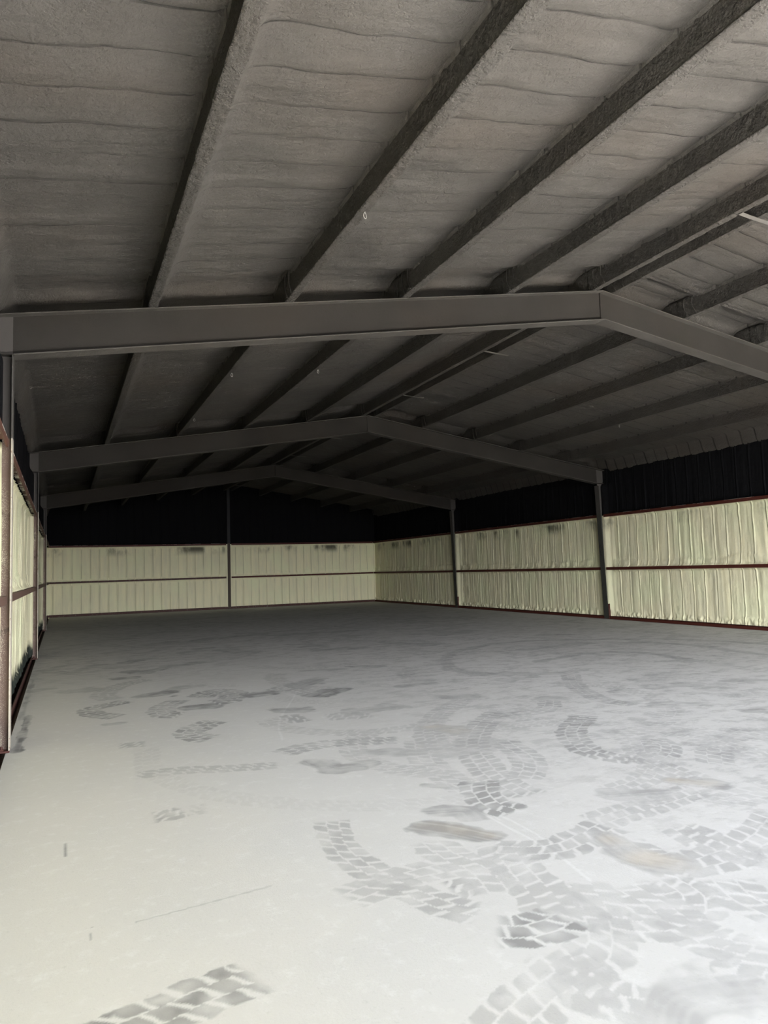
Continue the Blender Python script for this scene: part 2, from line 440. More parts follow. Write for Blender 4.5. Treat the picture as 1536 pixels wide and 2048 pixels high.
# ------------------------------------------------------------------ floor with tyre marks
def catmull(p, step=.03):
    p = [np.array(q, float) for q in p]
    if len(p) == 2: pts = [p[0], p[1]]
    P = [2*p[0]-p[1]] + p + [2*p[-1]-p[-2]]
    out = []
    for i in range(1, len(P)-2):
        a, b, c, d = P[i-1:i+3]; n = max(2, int(np.linalg.norm(c-b)/step))
        for t in np.linspace(0, 1, n, endpoint=False):
            out.append(.5*((2*b)+(-a+c)*t+(2*a-5*b+4*c-d)*t*t+(-a+3*b-3*c+d)*t**3))
    out.append(P[-2]); return np.array(out)
def paint(X, Y, strokes):
    dirt = np.zeros_like(X); yel = np.zeros_like(X); wht = np.zeros_like(X)
    for si, (typ, al, w, pts) in enumerate(strokes):
        c = catmull(pts); hw = w/2
        x0, y0 = c.min(0)-hw*1.3; x1, y1 = c.max(0)+hw*1.3
        sel = np.nonzero((X > x0) & (X < x1) & (Y > y0) & (Y < y1))[0]
        if not len(sel): continue
        px = X[sel]; py = Y[sel]
        best = np.full(len(sel), 1e9); lat = np.zeros(len(sel)); arc = np.zeros(len(sel)); L = 0; endd = np.zeros(len(sel))
        for i in range(len(c)-1):
            d = c[i+1]-c[i]; l = np.hypot(*d)
            if l < 1e-6: continue
            d /= l; rx = px-c[i][0]; ry = py-c[i][1]
            t = np.clip(rx*d[0]+ry*d[1], 0, l); ox = rx-t*d[0]; oy = ry-t*d[1]
            D = np.hypot(ox, oy); m = D < best
            best[m] = D[m]; lat[m] = (ox*d[1]-oy*d[0])[m]; arc[m] = (L+t)[m]; L += l
        wob = 1+(.24*vn(px*14, py*14, si) if typ == 'T' else .9*fbm(px*5, py*5, si, 3))
        arc = arc+.016*fbm(px*22, py*22, si+2, 2); v = lat/hw*wob; dd = best/hw*wob+.10*fbm(px*30, py*30, si+9, 2)
        edge = sst(1.0, .90 if typ == 'T' else .72, dd)
        endf = sst(0, .05, arc)*sst(L, L-.05, arc)
        tex = .85+.9*fbm(px*9, py*9, si, 3)
        if typ == 'T':
            col = np.floor((v+1)*1.5); inner = np.abs(((v+1)*1.5) % 1 - .5)*2
            ph = arc/.105 + .55*v*(1 if si % 2 else -1) + np.where(col == 1, .5, 0) + .25*vn(px*6, py*6, si+5)
            fr = ph-np.floor(ph)
            gap = np.maximum(sst(.34, .12, np.minimum(fr, 1-fr)*2), sst(.84, .95, inner)*(hash1(np.floor(ph), si) > .25))
            blk = .68+.45*hash1(np.floor(ph)*3+col, si)
            m = edge*endf*tex*blk*(1-.93*gap)
            dirt[sel] = np.maximum(dirt[sel], al*.85*np.clip(m, 0, 1))
            wht[sel] = np.maximum(wht[sel], al*.6*edge*gap*endf)
        elif typ == 'W':
            wht[sel] = np.maximum(wht[sel], al*edge)
        else:
            st = .75+.5*vn(arc*3, lat*60, si)
            m = edge*tex*st
            dirt[sel] = np.maximum(dirt[sel], al*np.clip(m, 0, 1))
            if typ == 'Y': yel[sel] = np.maximum(yel[sel], sst(.9, .2, dd)*np.clip(.5+1.4*vn(px*7, py*7, 3), 0, 1))
    return dirt, yel, wht
rr = np.random.default_rng(11)
MORE = [('S', .85, .07, [(-.33, 6.55), (-.31, 7.3), (-.30, 8.2)]), ('S', .5, .05, [(-.36, 8.0), (-.35, 11.0)])]
for i in range(150):                            # the many faint overlapping turns in the right half and far end
    cx = rr.uniform(2.3, 11.4); cy = rr.uniform(2.2, 24)
    if cx < 2.6 and cy < 5: continue
    if cy > 9: cx = rr.uniform(.8, 11.4)
    R = rr.uniform(.35, 1.9); a0 = rr.uniform(0, 6.28); da = rr.uniform(.8, 2.6)
    pts = [(cx+R*math.cos(a0+da*t/5), cy+R*math.sin(a0+da*t/5)) for t in range(6)]
    MORE.append(('T' if cy < 12 else 'S', rr.uniform(.10, .30), rr.uniform(.2, .3), pts))
for i in range(60):
    cx = rr.uniform(2.6, 11.4) ; cy = rr.uniform(3, 26)
    if cy > 12: cx = rr.uniform(.3, 11.4)
    a = rr.uniform(-.6, .8); l = rr.uniform(.1, .6)
    MORE.append(('S', rr.uniform(.15, .45), rr.uniform(.12, .4), [(cx, cy), (cx+l*math.cos(a), cy+l*math.sin(a))]))
patches = [(-.40, 5.4, 1.2, 4.0, .008), (-.40, 10.6, 4.0, 8.0, .012), (-.40, 12.06, 8.0, 14.0, .024), (-.40, 12.06, 14.0, YE+.16, .05),
           (5.4, 12.06, 1.2, 4.0, .08), (10.6, 12.06, 4.0, 8.0, .06), (-.40, 12.06, Y0, 1.2, .2)]
Vs, Qs, b0 = [], [], 0
for x0, x1, y0, y1, st in patches:
    xs = np.linspace(x0, x1, max(2, int((x1-x0)/st)+1)); ys = np.linspace(y0, y1, max(2, int((y1-y0)/st)+1))
    n, m = len(xs), len(ys)
    G = np.stack(np.meshgrid(xs, ys, indexing='ij'), -1).reshape(-1, 2)
    idx = np.arange(n*m).reshape(n, m)+b0
    Qs.append(np.stack([idx[:-1, :-1], idx[1:, :-1], idx[1:, 1:], idx[:-1, 1:]], -1).reshape(-1, 4))
    Vs.append(np.column_stack([G, np.zeros(len(G))])); b0 += n*m
V = np.vstack(Vs); Q = np.vstack(Qs)
dirt, yel, wht = paint(V[:, 0], V[:, 1], STROKES+MORE)
def floor_mat():
    m, nt, b = new_mat('dusty_concrete', .75); k = NB(nt)
    def at(n):
        a = k.n('ShaderNodeAttribute', attribute_name=n); return a.outputs['Fac']
    x, y, z = k.xyz(k.pos())
    c = (0.50, 0.50, 0.497)
    big = k.noise(.45, 5, .6)
    c = k.mix(k.smooth(big, .35, .7), c, (0.455, 0.455, 0.45))
    warm = k.math('MULTIPLY', k.smooth(k.math('ADD', x, k.math('MULTIPLY', k.math('SUBTRACT', k.noise(.9, 3), .5), 2.2)), 1.5, -.2), .6)
    c = k.mix(warm, c, (0.475, 0.458, 0.425))
    zone = k.math('MULTIPLY', k.smooth(k.math('SUBTRACT', x, k.math('MULTIPLY', 1.0, 1.0)), .6, 3.2), 1.0)
    zone = k.math('MAXIMUM', zone, k.smooth(y, 8.5, 12))
    mid = k.noise(3.4, 8, .74, stretch=(1, 1.5, 1))
    c = k.mix(k.math('MULTIPLY', k.math('MULTIPLY', k.smooth(mid, .46, .62), .52), zone), c, (0.27, 0.268, 0.27))
    fine = k.noise(11, 5, .7)
    c = k.mix(k.math('MULTIPLY', k.smooth(fine, .5, .75), .25), c, (0.66, 0.67, 0.67))
    c = k.mix(k.math('MULTIPLY', k.smooth(k.noise(45, 3, .7), .55, .8), .22), c, (0.25, 0.25, 0.24))
    c = k.mix(k.math('MULTIPLY', at('white_dust'), .34), c, (0.66, 0.67, 0.67))
    c = k.mix(k.math('MULTIPLY', at('dirt'), 1.0), c, (0.115, 0.115, 0.118))
    c = k.mix(k.math('MULTIPLY', at('ochre'), .22), c, (0.50, 0.40, 0.25))
    k.l(c, b.inputs['Base Color'])
    k.bump(b, k.noise(90, 4, .7), .25, .003)
    b.inputs['Specular IOR Level'].default_value = .2
    return m
M_FLOOR = floor_mat()
fl = raw_obj('floor', V, Q, M_FLOOR, slab=[[(-.40, Y0, -.004), (12.06, Y0, -.004), (12.06, YE+.16, -.004), (-.40, YE+.16, -.004), (-.40, Y0, -.25), (12.06, Y0, -.25), (12.06, YE+.16, -.25), (-.40, YE+.16, -.25)]],
             attrs={'dirt': dirt, 'ochre': yel, 'white_dust': wht})
structure(fl, 'pale dusty concrete floor marked by grey tyre tracks')

# unseen pale ground, added to bounce sunlight onto the near ceiling
m_, nt_, b_ = new_mat('pale_bounce_ground', .9); k_ = NB(nt_)
k_.l(k_.mix(k_.smooth(k_.noise(2, 6), .3, .7), (.42, .40, .37), (.52, .50, .46)), b_.inputs['Base Color'])
structure(MB().box(5.5, 18, -3.4, Y0-.001, -.3, -.02).build('ground', m_), 'unseen pale ground added to bounce light inside')
m_, nt_, b_ = new_mat('dark_low_bounce_ground', .95); k_ = NB(nt_)  # unseen dark ground, added so the far ceiling gets little bounce
k_.l(k_.mix(k_.smooth(k_.noise(3, 6), .3, .7), (.013, .013, .012), (.026, .025, .022)), b_.inputs['Base Color'])
structure(MB().box(-60, 75, -90, -3.401, -.3, -.03).box(-60, 5.499, -3.4, Y0-.13, -.3, -.03).box(18.001, 75, -3.4, 30, -.3, -.03).build('ground_1', m_), 'unseen dark ground added to hold back bounce light')

# ------------------------------------------------------------------ foamed ceiling
def crack_wander(X, K):
    bay = np.searchsorted(np.array(WEBS), X)
    return .035*fbm(X*1.7, K*.11, 21, 2)+.022*vn(X*4+bay*7, K*.9+bay, 5)+.012*vn(X*13, K*3.1, 6)
def foam_ceiling(X, Y, T):
    """height of the foam surface above the purlin undersides; T counts the spray passes along the hall"""
    h = np.full_like(X, .228)
    webs = np.array(WEBS)
    bay = np.searchsorted(webs, X)              # which strip between purlins
    h += .02*fbm(X*.9, Y*.9, 3, 3)
    dl = np.full_like(X, 9.); dr = np.full_like(X, 9.)
    for w in webs:
        a = X-(w+FL); dl = np.where((a > 0) & (a < dl), a, dl)
        a = w-X; dr = np.where((a > 0) & (a < dr), a, dr)
    kk = np.floor(T+.5); d = (T-kk)*.317
    u = T-np.floor(T)
    
    inten = np.clip(1.12+1.7*vn(X*1.6+bay*3, kk*3.7+bay*11, 8), 0, 1.25)
    inten = inten*sst(-.03, .05, dl)
    cw = (.0085+.008*sst(5.5, 12, Y))*(1+.7*vn(X*9, kk*2.3, 4))*(.6+.5*inten)
    amp = .007+.016*inten
    seam_shade = sst(cw*1.15, cw*.6, np.abs(d))*sst(.1, .9, inten)*(.75+.5*vn(X*14, kk*3, 7))
    h += .012*inten*(np.abs(d) < cw*.6)
    h -= amp*(1-u**13) + amp*(u-.5) + .003*(hash1(np.floor(T)*5+bay, 9)-.5)
    h += .0055*vn(X*1.2, T*9+.5*vn(X*2, T, 4), 31)+.003*vn(X*2.5, T*21, 33)
    h += .007*fbm(X*7, Y*7, 12, 3)
    # fillet up against the far side of each purlin, deep pockets at the near side of the webs
    h = np.where(dl < 2, h-.185*np.exp(-(np.maximum(dl+.02*vn(Y*4, bay, 3), 0)/.052)**1.3), h)
    h = np.where(dr < .5, h+.015*np.exp(-(dr/.08)) + .06*np.clip(inten, .5, 1.3)*np.exp(-(dr/.030)**2)*np.exp(-(d/.022)**2), h)
    for w in webs:                              # over the purlins
        h = np.where((X >= w-.004) & (X <= w+FL-.004), .19, h)
    h = np.where((X > WEBS_L[-1]+FL+.006) & (X < WEBS_R[0]-.004), .34, h)   # open slot under the ridge cap
    for yf in YF+[YE]:
        dy = yf-Y
        h = h + .075*sst(.34, .12, np.abs(dy)+.03*vn(X*3, bay, 6))
        h += .02*np.exp(-((np.abs(dy)-.34+.02*vn(X*3, bay, 6))/.012)**2)
    for xe, s in ((XSL+.10, 1), (XSR-.12, -1)):
        dd = (X-xe)*s
        h -= .24*sst(.10, .0, dd)
    return h, np.clip(seam_shade, 0, 1)
xs = np.arange(XSL, XSR+.02, .030)
for w in WEBS: xs = np.append(xs, [w-.05, w-.04, w-.03, w-.02, w-.012, w-.005, w-.001, w+FL-.005, w+FL-.001, w+FL+.006, w+FL+.015, w+FL+.025, w+FL+.04])
xs = np.unique(np.round(np.append(xs, [WEBS_L[-1]+FL+.0065, WEBS_R[0]-.0045]), 4))
off_near = np.array([-.055, -.035, -.022, -.014, -.0095, -.0065, -.0045, -.002, .002, .0045, .0065, .0095, .014, .022, .035, .055, .075, .095, .115, .135, .155, .175, .195, .215, .235])
off_far = np.array([-.05, -.03, -.018, -.010, -.005, .005, .010, .018, .03, .05, .08, .11, .14, .17, .20, .23])
ts = []
for kx in range(-3, 90):
    yk = kx*.317
    ts += list(kx+(off_near if 1.4 < yk < 10.5 else off_far)/.317)
ts = np.array(ts)
X, T = np.meshgrid(xs, ts, indexing='ij')
Kn = np.floor(T+.5)
fr_ = T-np.floor(T)                             # blend the wander of neighbouring cracks between them
Wd = crack_wander(X, np.floor(T))*(1-sst(0, 1, fr_))+crack_wander(X, np.floor(T)+1)*sst(0, 1, fr_)
Y = np.clip(T*.317-Wd, Y0-.02, YE+.2)
Hc, SEAM_SHADE = foam_ceiling(X, Y, T)
Zc = zt(X)+Hc
P = np.stack([X, Y, Zc], -1)
def roofslab(xa, xb):
    za, zb = zt(xa)+.36, zt(xb)+.36
    return [(xa, Y0-.1, za), (xb, Y0-.1, zb), (xb, YE+.3, zb), (xa, YE+.3, za), (xa, Y0-.1, za+.04), (xb, Y0-.1, zb+.04), (xb, YE+.3, zb+.04), (xa, YE+.3, za+.04)]
ce = grid_obj('ceiling', P, M_CEIL, slab=[roofslab(XSL-.1, XA), roofslab(XA, XSR+.1)], flip=True, attrs={'seam_shade': SEAM_SHADE})
structure(ce, 'dark grey spray foamed gable roof underside')

# ------------------------------------------------------------------ foamed walls
G1, G2 = (1.162, 1.228), (2.425, 2.490)         # girt faces (z range)
def foam_wall(H, Z, posts, seed, rough=1.0, ztop=3.5):
    t0 = np.full_like(H, .10)
    lev = np.where(Z < G1[0], 0, np.where(Z < G2[0], 1, 2))
    wander = min(rough, 1)*(.020*fbm(H*.7+lev*9, Z*2.2, seed, 3)+.006*vn(H*6, Z*5, seed+2))
    t = (H+wander)/.3048; kk = np.floor(t+.5); d = (t-kk)*.3048; u = t-np.floor(t)
    inten = np.clip(.8+1.3*vn(kk*3.3+lev*17, Z*1.8, seed+4), .2, 1.3)*(1.0 if rough > .5 else 1.5)
    t0 += .010*rough*(1-(2*u-1)**4)
    t0 += .020*inten*np.exp(-((d+.014)/.013)**2) - .018*inten*np.exp(-((d-.012)/.008)**2)
    t0 += rough*(.012*vn(H*11, Z*.9+lev*5, seed+6)+.006*vn(H*24, Z*2.0+lev*5, seed+8))
    t0 += rough*.006*fbm(H*7, Z*7, seed+10, 3)
    # rough ledges where the foam was built up over the girts and at the floor
    for base, hgt, lo in ((G1[1], .16, 1), (0.06, .10, 0)):
        e = Z-base-hgt-.09*fbm(H*1.6, H*0+seed, seed+12, 3)
        ledge = sst(.018, -.018, e)*(Z > base-.02)*(lev == lo)
        t0 += ledge*(.016+.020*rough*fbm(H*6, Z*6, seed+14, 3))
    for g in (G1, G2):                          # rise against both lips of each girt
        dz = np.minimum(np.abs(Z-g[0]), np.abs(Z-g[1]))
        t0 += .055*np.exp(-dz/.022)
    for p in posts:                             # smooth swell beside the posts
        dp = np.abs(H-p)
        sw = sst(.34, .22, dp)*sst(3.30, 3.15, Z)
        t0 = t0*(1-sw) + sw*(.13+.055*sst(.22, .05, dp)+.006*fbm(H*5, Z*3, seed+1, 2))
    t0 += min(rough, 1)*.034*fbm(H*13, Z*13, seed+16, 3)*sst(.26, .12, Z)
    t0 -= .03*sst(.09, .02, Z)
    inner = sst(.05, .11, np.minimum(np.minimum(np.abs(Z-G1[0]), np.abs(Z-G1[1])), np.minimum(np.abs(Z-G2[0]), Z+.02)))
    seam_shade = np.exp(-((d-.012)/(.007 if rough > .5 else .012))**2)*np.clip(inten, 0, 1)*inner
    for p in posts: seam_shade = seam_shade*sst(.16, .26, np.abs(H-p))
    return t0, np.clip(seam_shade, 0, 1)
def zlist(top):
    a = np.arange(0.0, top, .026)
    return np.unique(np.round(np.concatenate([a, [1.161, 1.229, 2.424, 2.491], [top]]), 4))
ys = np.concatenate([np.arange(8.6, 15, .012), np.arange(15, YE+.2, .018)]); ys = np.concatenate([np.arange(Y0, 8.6, .1), ys])
zs = zlist(3.84)
Y, Z = np.meshgrid(ys, zs, indexing='ij')
T, SM = foam_wall(Y, Z, YF, 40, 1.0)
Xw = XSR-T
wr = grid_obj('wall_right', np.stack([Xw, Y, Z], -1), M_WR, attrs={'seam_shade': SM*.6}, slab=[[(XSR+.01, Y0, -.02), (XSR+.06, Y0, -.02), (XSR+.06, YE+.22, -.02), (XSR+.01, YE+.22, -.02), (XSR+.01, Y0, 3.85), (XSR+.06, Y0, 3.85), (XSR+.06, YE+.22, 3.85), (XSR+.01, YE+.22, 3.85)]])
structure(wr, 'right wall of cream spray foam with black coating above')
ys = np.concatenate([np.arange(Y0, 5.4, .1), np.arange(5.4, 15, .014), np.arange(15, YE+.2, .04)])
Y, Z = np.meshgrid(ys, zs, indexing='ij')
T, SM = foam_wall(Y, Z, YF, 70, .9)
T -= .055
wl = grid_obj('wall_left', np.stack([XSL+T, Y, Z], -1), M_WL, flip=True, attrs={'seam_shade': SM*.6}, slab=[[(XSL-.06, Y0, -.3), (XSL-.01, Y0, -.3), (XSL-.01, YE+.22, -.3), (XSL-.06, YE+.22, -.3), (XSL-.06, Y0, 3.85), (XSL-.01, Y0, 3.85), (XSL-.01, YE+.22, 3.85), (XSL-.06, YE+.22, 3.85)]])
structure(wl, 'left wall of cream spray foam with black coating above')
xs = np.arange(XSL, XSR+.01, .017); fr = np.linspace(0, 1, 40)
za = zlist(2.6)
X, Z = np.meshgrid(xs, np.concatenate([za, za[-1]+fr[1:]]), indexing='ij')
top = zt(X)+.30
Z = np.where(Z > 2.6, 2.6+(Z-2.6)*(top-2.6), Z)
T, SM = foam_wall(X, Z, [XA+.02], 55, .42)
YB = YE+.17
wb = grid_obj('wall_back', np.stack([X, YB-T, Z], -1), M_WB, flip=True, attrs={'seam_shade': SM}, slab=[[(XSL-.05, YB-.01, -.32), (XSR, YB-.01, -.32), (XSR, YB+.06, -.32), (XSL-.05, YB+.06, -.32), (XSL-.05, YB-.01, 5), (XSR, YB-.01, 5), (XSR, YB+.06, 5), (XSL, YB+.06, 5)]])
structure(wb, 'back gable wall of cream spray foam with black coating above')
# front wall around the big doorway the daylight comes through (behind the camera)
f = MB()
zl = zt(XSL)+.30; zr = zt(XSR)+.30; za_ = zt(XA)+.36
f.plate([(XSL-.06, -.02), (OPEN_X0, -.02), (OPEN_X0, OPEN_Z), (XSL-.06, OPEN_Z)], Y0-.12, Y0-.02)
f.plate([(OPEN_X1, -.02), (XSR+.06, -.02), (XSR+.06, OPEN_Z), (OPEN_X1, OPEN_Z)], Y0-.12, Y0-.02)
f.plate([(XSL-.06, OPEN_Z), (XSR+.06, OPEN_Z), (XSR+.06, zr), (XA, za_), (XSL-.06, zl)], Y0-.12, Y0-.02)
structure(f.build('wall_front', M_CEIL), 'front gable wall around the wide open doorway')
# notch outside the slab edge on the left, and base steel along the walls
structure(MB().box(XSL, -.402, Y0, YE, -.30, -.07).build('trim_1', M_BASE), 'dark notch between slab edge and left wall')
b = MB(); b.box(11.865, 11.875, Y0, YE-.02, .001, .072); b.box(11.80+.065, 11.96, Y0, YE-.02, .062, .072)
structure(b.build('baseboard_right', M_RED), 'red base channel along the right wall')
b = MB(); b.box(-.42, 11.86, YE-.012, YE, .001, .085); b.box(-.58, -.42, YE-.012, YE, -.07, .085); b.box(-.42, 11.86, YE, YE+.09, .075, .085)
structure(b.build('baseboard_back', M_BASE), 'dark red base channel along the back wall')
b = MB(); b.box(-.47, -.46, Y0, YE-.02, -.07, .05); b.box(-.56, -.46, Y0, YE-.02, -.07, -.06)
structure(b.build('baseboard_left', M_BASE), 'stained base channel in the notch beside the left slab edge')

# ------------------------------------------------------------------ portal frames
BAYN = ['nearest', 'second', 'third', 'farthest']
ROWF = [('nearest steel portal frame, its broad grey rafter crossing the whole picture'),
        ('middle steel portal frame, seen whole below the nearest rafter'),
        ('farthest free-standing steel portal frame, almost lost in the dark roof')]
DR = .345                                      # rafter depth
def column(yf, side, root):
    left = side == 'L'
    xi0 = XCL if left else XCR                 # inner flange at the floor
    xi1 = XCL if left else 11.765              # and at the knee
    s = -1 if left else 1
    xo = xi0+s*.19
    zk = 3.19
    ztop = zt(xi0)-.004
    w = MB()
    mat = M_COLL if left else M_COLR
    L = lambda x, y, z: (x, y, z)
    w.plate([(xi0+s*.008, .016), (xo, .016), (xo, zt(xo)-.012), (xi1+s*.008, zt(xi1)-.012)], yf-.006, yf+.006)
    col = w.build('column', mat, root)
    fl_ = MB()
    fl_.hexa([(xi0, yf-.078, .016), (xi0+s*.011, yf-.078, .016), (xi0+s*.011, yf+.078, .016), (xi0, yf+.078, .016),
              (xi1, yf-.078, zk), (xi1+s*.011, yf-.078, zk), (xi1+s*.011, yf+.078, zk), (xi1, yf+.078, zk)])
    fi = fl_.build('inner_flange', M_COLF if left else M_COLR, col, bevel=.0015)
    ff = MB(); ff.box(min(xo, xo+s*.01), max(xo, xo+s*.01), yf-.078, yf+.078, .016, zt(xo)-.02)
    ff.build('outer_flange', mat, col)
    bp = MB(); bp.box(min(xi0+s*.002, xo+s*.01), max(xi0+s*.002, xo+s*.01), yf-.085, yf+.085, .001, .016)
    bp.build('base_plate', M_BASE, col, bevel=.002)
    for dy in (-.06, .06):
        bb = MB(); bb.tube([(xi0+s*.06, yf+dy, .01), (xi0+s*.06, yf+dy, .05)], .009)
        bb.tube([(xi0+s*.06, yf+dy, .016), (xi0+s*.06, yf+dy, .030)], .017, 6); bb.build('anchor_bolt', M_BASE, col)
    # knee stiffener continuing the rafter's lower flange across the column
    st = MB(); st.strip((xi1+s*.01, zt(xi1)-DR), (xo, zt(xi1)-DR), yf-.07, yf+.07, .01); st.build('knee_stiffener', M_FRAME, col)
    if not left:
        cl = MB(); cl.box(xi0-.006, xi0+.05, yf-.102, yf-.085, .02, .36); cl.build('foot_dark_strip', M_BASE, col)  # narrow dark upright strip at the column foot
    return col
def rafter(yf, side, root):
    x0 = (XCL-.19) if side == 'L' else (XCR+.19)
    xk = XCL if side == 'L' else 11.765
    s = 1 if side == 'L' else -1
    xa = XA-.0012*s
    w = MB(); w.plate([(x0, zt(x0)-.01), (xa, zt(xa)-.01), (xa, zt(xa)-DR), (xk, zt(xk)-DR), (x0, zt(xk)-DR)], yf-.005, yf+.005)
    r = w.build('rafter', M_FRAME, root)
    t = MB(); t.strip((x0, zt(x0)-.001), (xa, zt(xa)-.001), yf-.078, yf+.078, .010); t.build('top_flange', M_FLG, r)
    t = MB(); t.strip((xk, zt(xk)-DR), (xa, zt(xa)-DR), yf-.082, yf+.082, .011); t.build('bottom_flange', M_FLG, r)
    e = MB(); e.box(min(xa, xa-.004*s), max(xa, xa-.004*s), yf-.016, yf+.016, zt(xa)-DR+.0005, zt(xa)-.0115); e.build('splice_plate', M_FRAME, r)
    return r
for i, yf in enumerate(YF):
    root = empty('portal_frame', (0, 0, 0))
    tag(root, ROWF[i], 'steel frame', 'portal frames across the hall')
    for s in 'LR':
        column(yf, s, root); rafter(yf, s, root)

# post in the middle of the back wall
p = empty('end_wall_post', (0, 0, 0))
tag(p, 'dark steel post standing in the middle of the back wall', 'post')
def zcol(name, base, topc):
    m, nt, b = new_mat(name, .7); k = NB(nt)
    c = k.mix(k.smooth(k.xyz(k.pos())[2], 2.50, 2.51), base, topc); k.l(c, b.inputs['Base Color']); return m
M_POST = zcol('post_primer', (.06, .045, .035), (.02, .02, .022))
MB().box(XA-.004+.02, XA+.004+.02, YE-.02, YE+.10, .012, zt(XA)+.1).build('post_web', M_POST, p)
MB().box(XA-.055+.02, XA+.055+.02, YE-.032, YE-.02, .012, zt(XA)+.1).build('post_flange', M_POST, p)
MB().box(XA-.08+.02, XA+.08+.02, YE-.06, YE+.06, .001, .012).build('base_plate', M_BASE, p)

# ------------------------------------------------------------------ purlins
def purlin_meshes(L, seed, near=False):
    """web and bottom flange of a foam-coated Z purlin, x measured from the web, y along it, z from the underside"""
    ny = int(L/.022)+1; y = np.linspace(0, L, ny)
    # web: closed loop profile (left face, bottom, right face, top)
    zz = np.linspace(.0, PH, 9)
    prof = [(0, z) for z in zz]+[(.030, PH)]+[(.030, z) for z in zz[::-1][1:-1]]+[(.030, .012), (.018, .0)]
    def loft(prof, puff, amp, sd):
        prof = np.array(prof); K = len(prof)
        A, Yy = np.meshgrid(np.arange(K), y, indexing='ij')
        X_ = prof[A, 0]; Z_ = prof[A, 1]
        cx, cz = prof[:, 0].mean(), prof[:, 1].mean()
        n = amp*(fbm(Yy*9, (X_+Z_)*30, sd, 3)+.7*vn(Yy*42, (X_-Z_)*60, sd+3))
        X2 = X_+n*np.sign(X_-cx+1e-6); Z2 = Z_+n*np.sign(Z_-cz)*.8
        if puff:                                # the nearest stretch is coated thickest
            f = sst(5.2, 1.2, Yy+Y0)
            Z2 = Z2-.012*f*(Z_ < .02); X2 = X2+.026*f*(X_ > .06)-.008*f*(X_ < .0)
        V = np.stack([X2, Yy, Z2], -1)
        idx = np.arange(K*ny).reshape(K, ny); nx = np.roll(idx, -1, 0)
        q = np.stack([idx[:, :-1], nx[:, :-1], nx[:, 1:], idx[:, 1:]], -1).reshape(-1, 4)
        return V.reshape(-1, 3), q, idx
    out = []
    V1, q1, _ = loft(prof, False, .0045, seed)
    pf = [(-.004, .006), (-.003, -.002)]+[(x, -.005) for x in (.008, .02, .032, .044, .056, .068)]+[(.077, -.002), (.081, .010), (.079, .028), (.066, .036), (.05, .026), (.034, .020), (.010, .012)]
    V2, q2, _ = loft(pf, near, .006 if near else .0035, seed+1)
    for nm, V, q in (('web', V1, q1), ('flange', V2, q2)):
        me = bpy.data.meshes.new(nm); me.vertices.add(len(V)); me.vertices.foreach_set('co', V.astype(np.float32).ravel())
        me.loops.add(len(q)*4); me.loops.foreach_set('vertex_index', q.astype(np.int32).ravel())
        me.polygons.add(len(q)); me.polygons.foreach_set('loop_start', (np.arange(len(q))*4).astype(np.int32))
        me.polygons.foreach_set('use_smooth', np.ones(len(q), bool)); me.update(calc_edges=True)
        me.materials.append(M_PURL); out.append(me)
    return out
def lap_mesh():
    b = MB()
    for dy in (0, .13):
        pts = [(-.008, dy+.05*math.sin(t*2.6)+.02*t, .004+t*.235) for t in np.linspace(0, 1, 9)]
        b.tube(pts, .006, 6)
    bmesh.ops.recalc_face_normals(b.bm, faces=b.bm.faces)
    me = bpy.data.meshes.new('lap_seam'); b.bm.to_mesh(me); b.bm.free(); me.materials.append(M_PURL)
    for p_ in me.polygons: p_.use_smooth = True
    return me
spans = [(Y0, YF[0]), (YF[0], YF[1]), (YF[1], YF[2]), (YF[2], YE)]
variants = {}
for bi, (a, b) in enumerate(spans):
    variants[bi] = [purlin_meshes(b-a-.012, 100+bi*10+v*3, bi == 0) for v in range(2)]
LAP = lap_mesh()
ORD = ['nearest the eave', 'second up from the eave', 'middle one of the slope', 'second down from the ridge']
for bi, (a, b) in enumerate(spans):
    for side, webs in (('left', WEBS_L), ('right', WEBS_R)):
        for wi, wx in enumerate(webs):
            if side == 'right' and bi == 0 and wi > 2: continue      # outside the picture
            if side == 'left':
                which = ORD[wi] if wi < 4 else 'beside the ridge slot'
            else:
                which = ['beside the ridge slot', 'second down from the ridge', 'middle one of the slope', 'second up from the eave', 'nearest the eave'][wi]
            root = empty('roof_purlin', (wx, a+.006, zt(wx+FL/2)+.004))
            tag(root, 'dark purlin on the %s slope, %s, %s bay' % (side, which, BAYN[bi]), 'purlin', 'roof purlins')
            me = variants[bi][wi % 2]
            for q in me:
                link(bpy.data.objects.new(q.name, q), root)
            if wi >= 0 and bi < 3 and not (side == 'left' and wi == 0):
                lp = link(bpy.data.objects.new('lap_seam', LAP), root); lp.location = (-.002, b-a-.30, 0)

# ------------------------------------------------------------------ small straps across the ridge slot
for i, y in enumerate([1.75, 4.56, 9.02, 11.85, 16.2, 19.05, 23.4, 26.1]):
    if i == 0: continue
    b = MB(); z0 = zt(5.70)-.004; z1 = zt(6.13)-.006
    xs_ = np.linspace(5.715, 6.13, 7)
    for j in range(6):
        xa, xb = xs_[j], xs_[j+1]
        za = z0+(z1-z0)*j/6-.004*math.sin(j/6*3.14); zb_ = z0+(z1-z0)*(j+1)/6-.004*math.sin((j+1)/6*3.14)
        b.strip((xa, za), (xb, zb_), y-.022, y+.022, .005)
    o = b.build('ridge_strap', M_PALE, origin=(5.72, y, z0))
    bay = BAYN[0 if y < 6.6 else 1 if y < 13.8 else 2 if y < 21 else 3]
    pos = '' if i in (1,) else (', nearer one' if i % 2 == 0 else ', farther one')
    tag(o, 'small flat strap bridging the ridge slot, %s bay%s' % (bay, pos), 'strap', 'ridge straps')

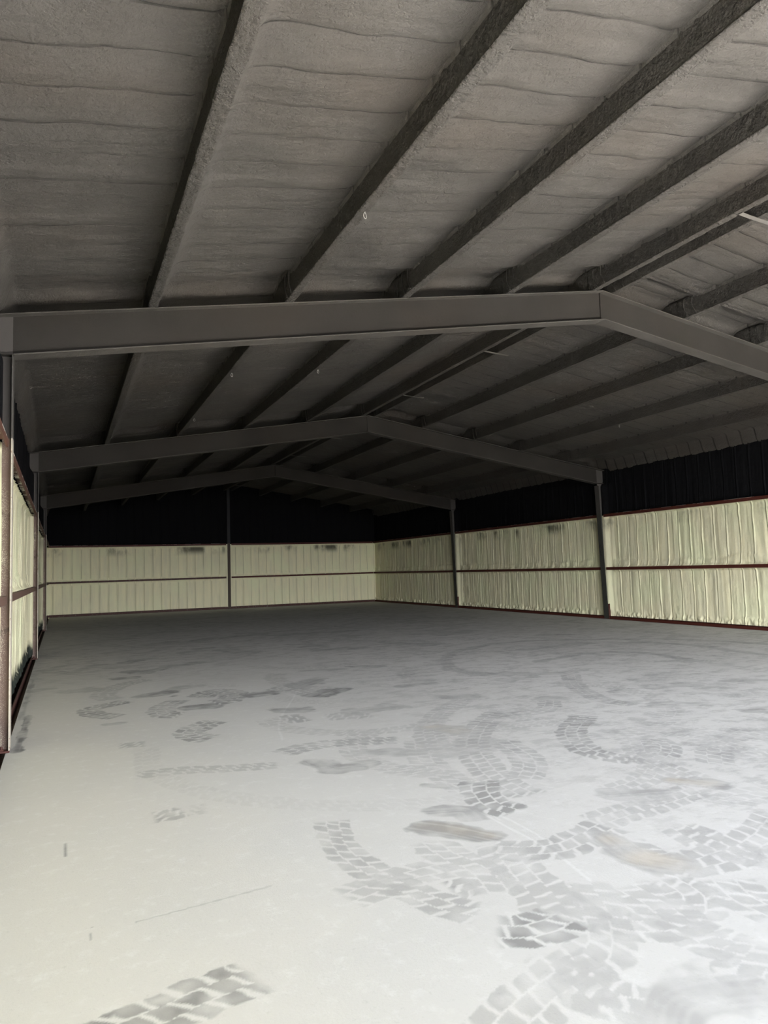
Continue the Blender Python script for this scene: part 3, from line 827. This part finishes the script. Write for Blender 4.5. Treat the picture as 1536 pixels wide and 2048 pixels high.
# little wire loops left hanging under the purlins
def loop(x, y, z, label, r=.019):
    b = MB(); pts = []
    for k in range(20):
        a = 2*math.pi*k/20
        pts.append((r*.78*math.sin(a)*(1-.25*math.cos(a)), .004*math.sin(a), -r-.012+(r*1.15)*math.cos(a)))
    b.tube(pts, .0028, 6, closed=True)
    b.tube([(0, 0, -.008), (0, 0, .012)], .0028, 6)
    o = b.build('wire_loop', M_WIRE, smooth=True); o.location = (x, y, z)
    o.rotation_euler = (0, 0, math.radians(12))
    tag(o, label, 'wire loop', 'wire loops under the purlins')
def under(wx): return zt(wx+FL/2)+.001
loop(WEBS[1]+.045, 4.66, under(WEBS[1]), 'bright wire loop under a purlin in the nearest bay, above the broad rafter')
loop(WEBS[1]+.045, 9.18, under(WEBS[1]), 'tiny wire loop under a left purlin, just beyond the nearest rafter')
loop(WEBS[1]+.045, 12.10, under(WEBS[1]), 'tiny wire loop under a left purlin, just before the middle rafter')
loop(WEBS[2]+.045, 9.38, under(WEBS[2]), 'tiny wire loop under the middle purlin of the left slope')
loop(WEBS[8]+.045, 10.6, under(WEBS[8]), 'tiny wire loop under a right slope purlin, upper right', r=.019)

# ------------------------------------------------------------------ girts (flat channels between the posts)
def girt_obj(kind, lo, hi, g, label, mats, grp):
    b = MB(); t = .004; z0, z1 = g
    if kind == 'back':
        b.box(lo, hi, YE-.006, YE-.002, z0, z1); b.box(lo, hi, YE-.002, YE+.15, z1-t, z1); b.box(lo, hi, YE-.002, YE+.012, z0, z0+t)
    elif kind == 'right':
        x = 11.853; b.box(x, x+t, lo, hi, z0, z1); b.box(x+t, x+.20, lo, hi, z1-t, z1); b.box(x+t, x+.016, lo, hi, z0, z0+t)
    else:
        x = -.405; b.box(x, x+t, lo, hi, z0, z1); b.box(x-.16, x, lo, hi, z1-t, z1); b.box(x-.012, x, lo, hi, z0, z0+t)
    root = b.build('wall_girt', mats, origin=None)
    tag(root, label, 'girt', grp)
    return root
for li, (g, nm) in enumerate(((G1, 'lower'), (G2, 'upper'))):
    for bi, (a, b) in enumerate(spans):
        if bi > 0:
            girt_obj('right', a+.09, b-.09 if bi < 3 else YE-.01, g, '%s red girt of the right wall in the %s' % (nm, {1: 'bay nearest the right edge', 2: 'middle bay', 3: 'bay next to the back corner'}[bi]), M_RED if li == 0 else M_REDTOP, 'right wall girts')
        girt_obj('left', a+.09, b-.09 if bi < 3 else YE-.01, g, '%s brown girt of the left wall in the %s bay' % (nm, BAYN[bi]), M_BROWN if li == 0 else M_BROWNTOP, 'left wall girts')
    girt_obj('back', -.40, XA-.04, g, '%s girt of the back wall left of the post' % nm, M_BASE if li == 0 else M_REDTOP, 'back wall girts')
    girt_obj('back', XA+.08, 11.84, g, '%s girt of the back wall right of the post' % nm, M_RED, 'back wall girts')
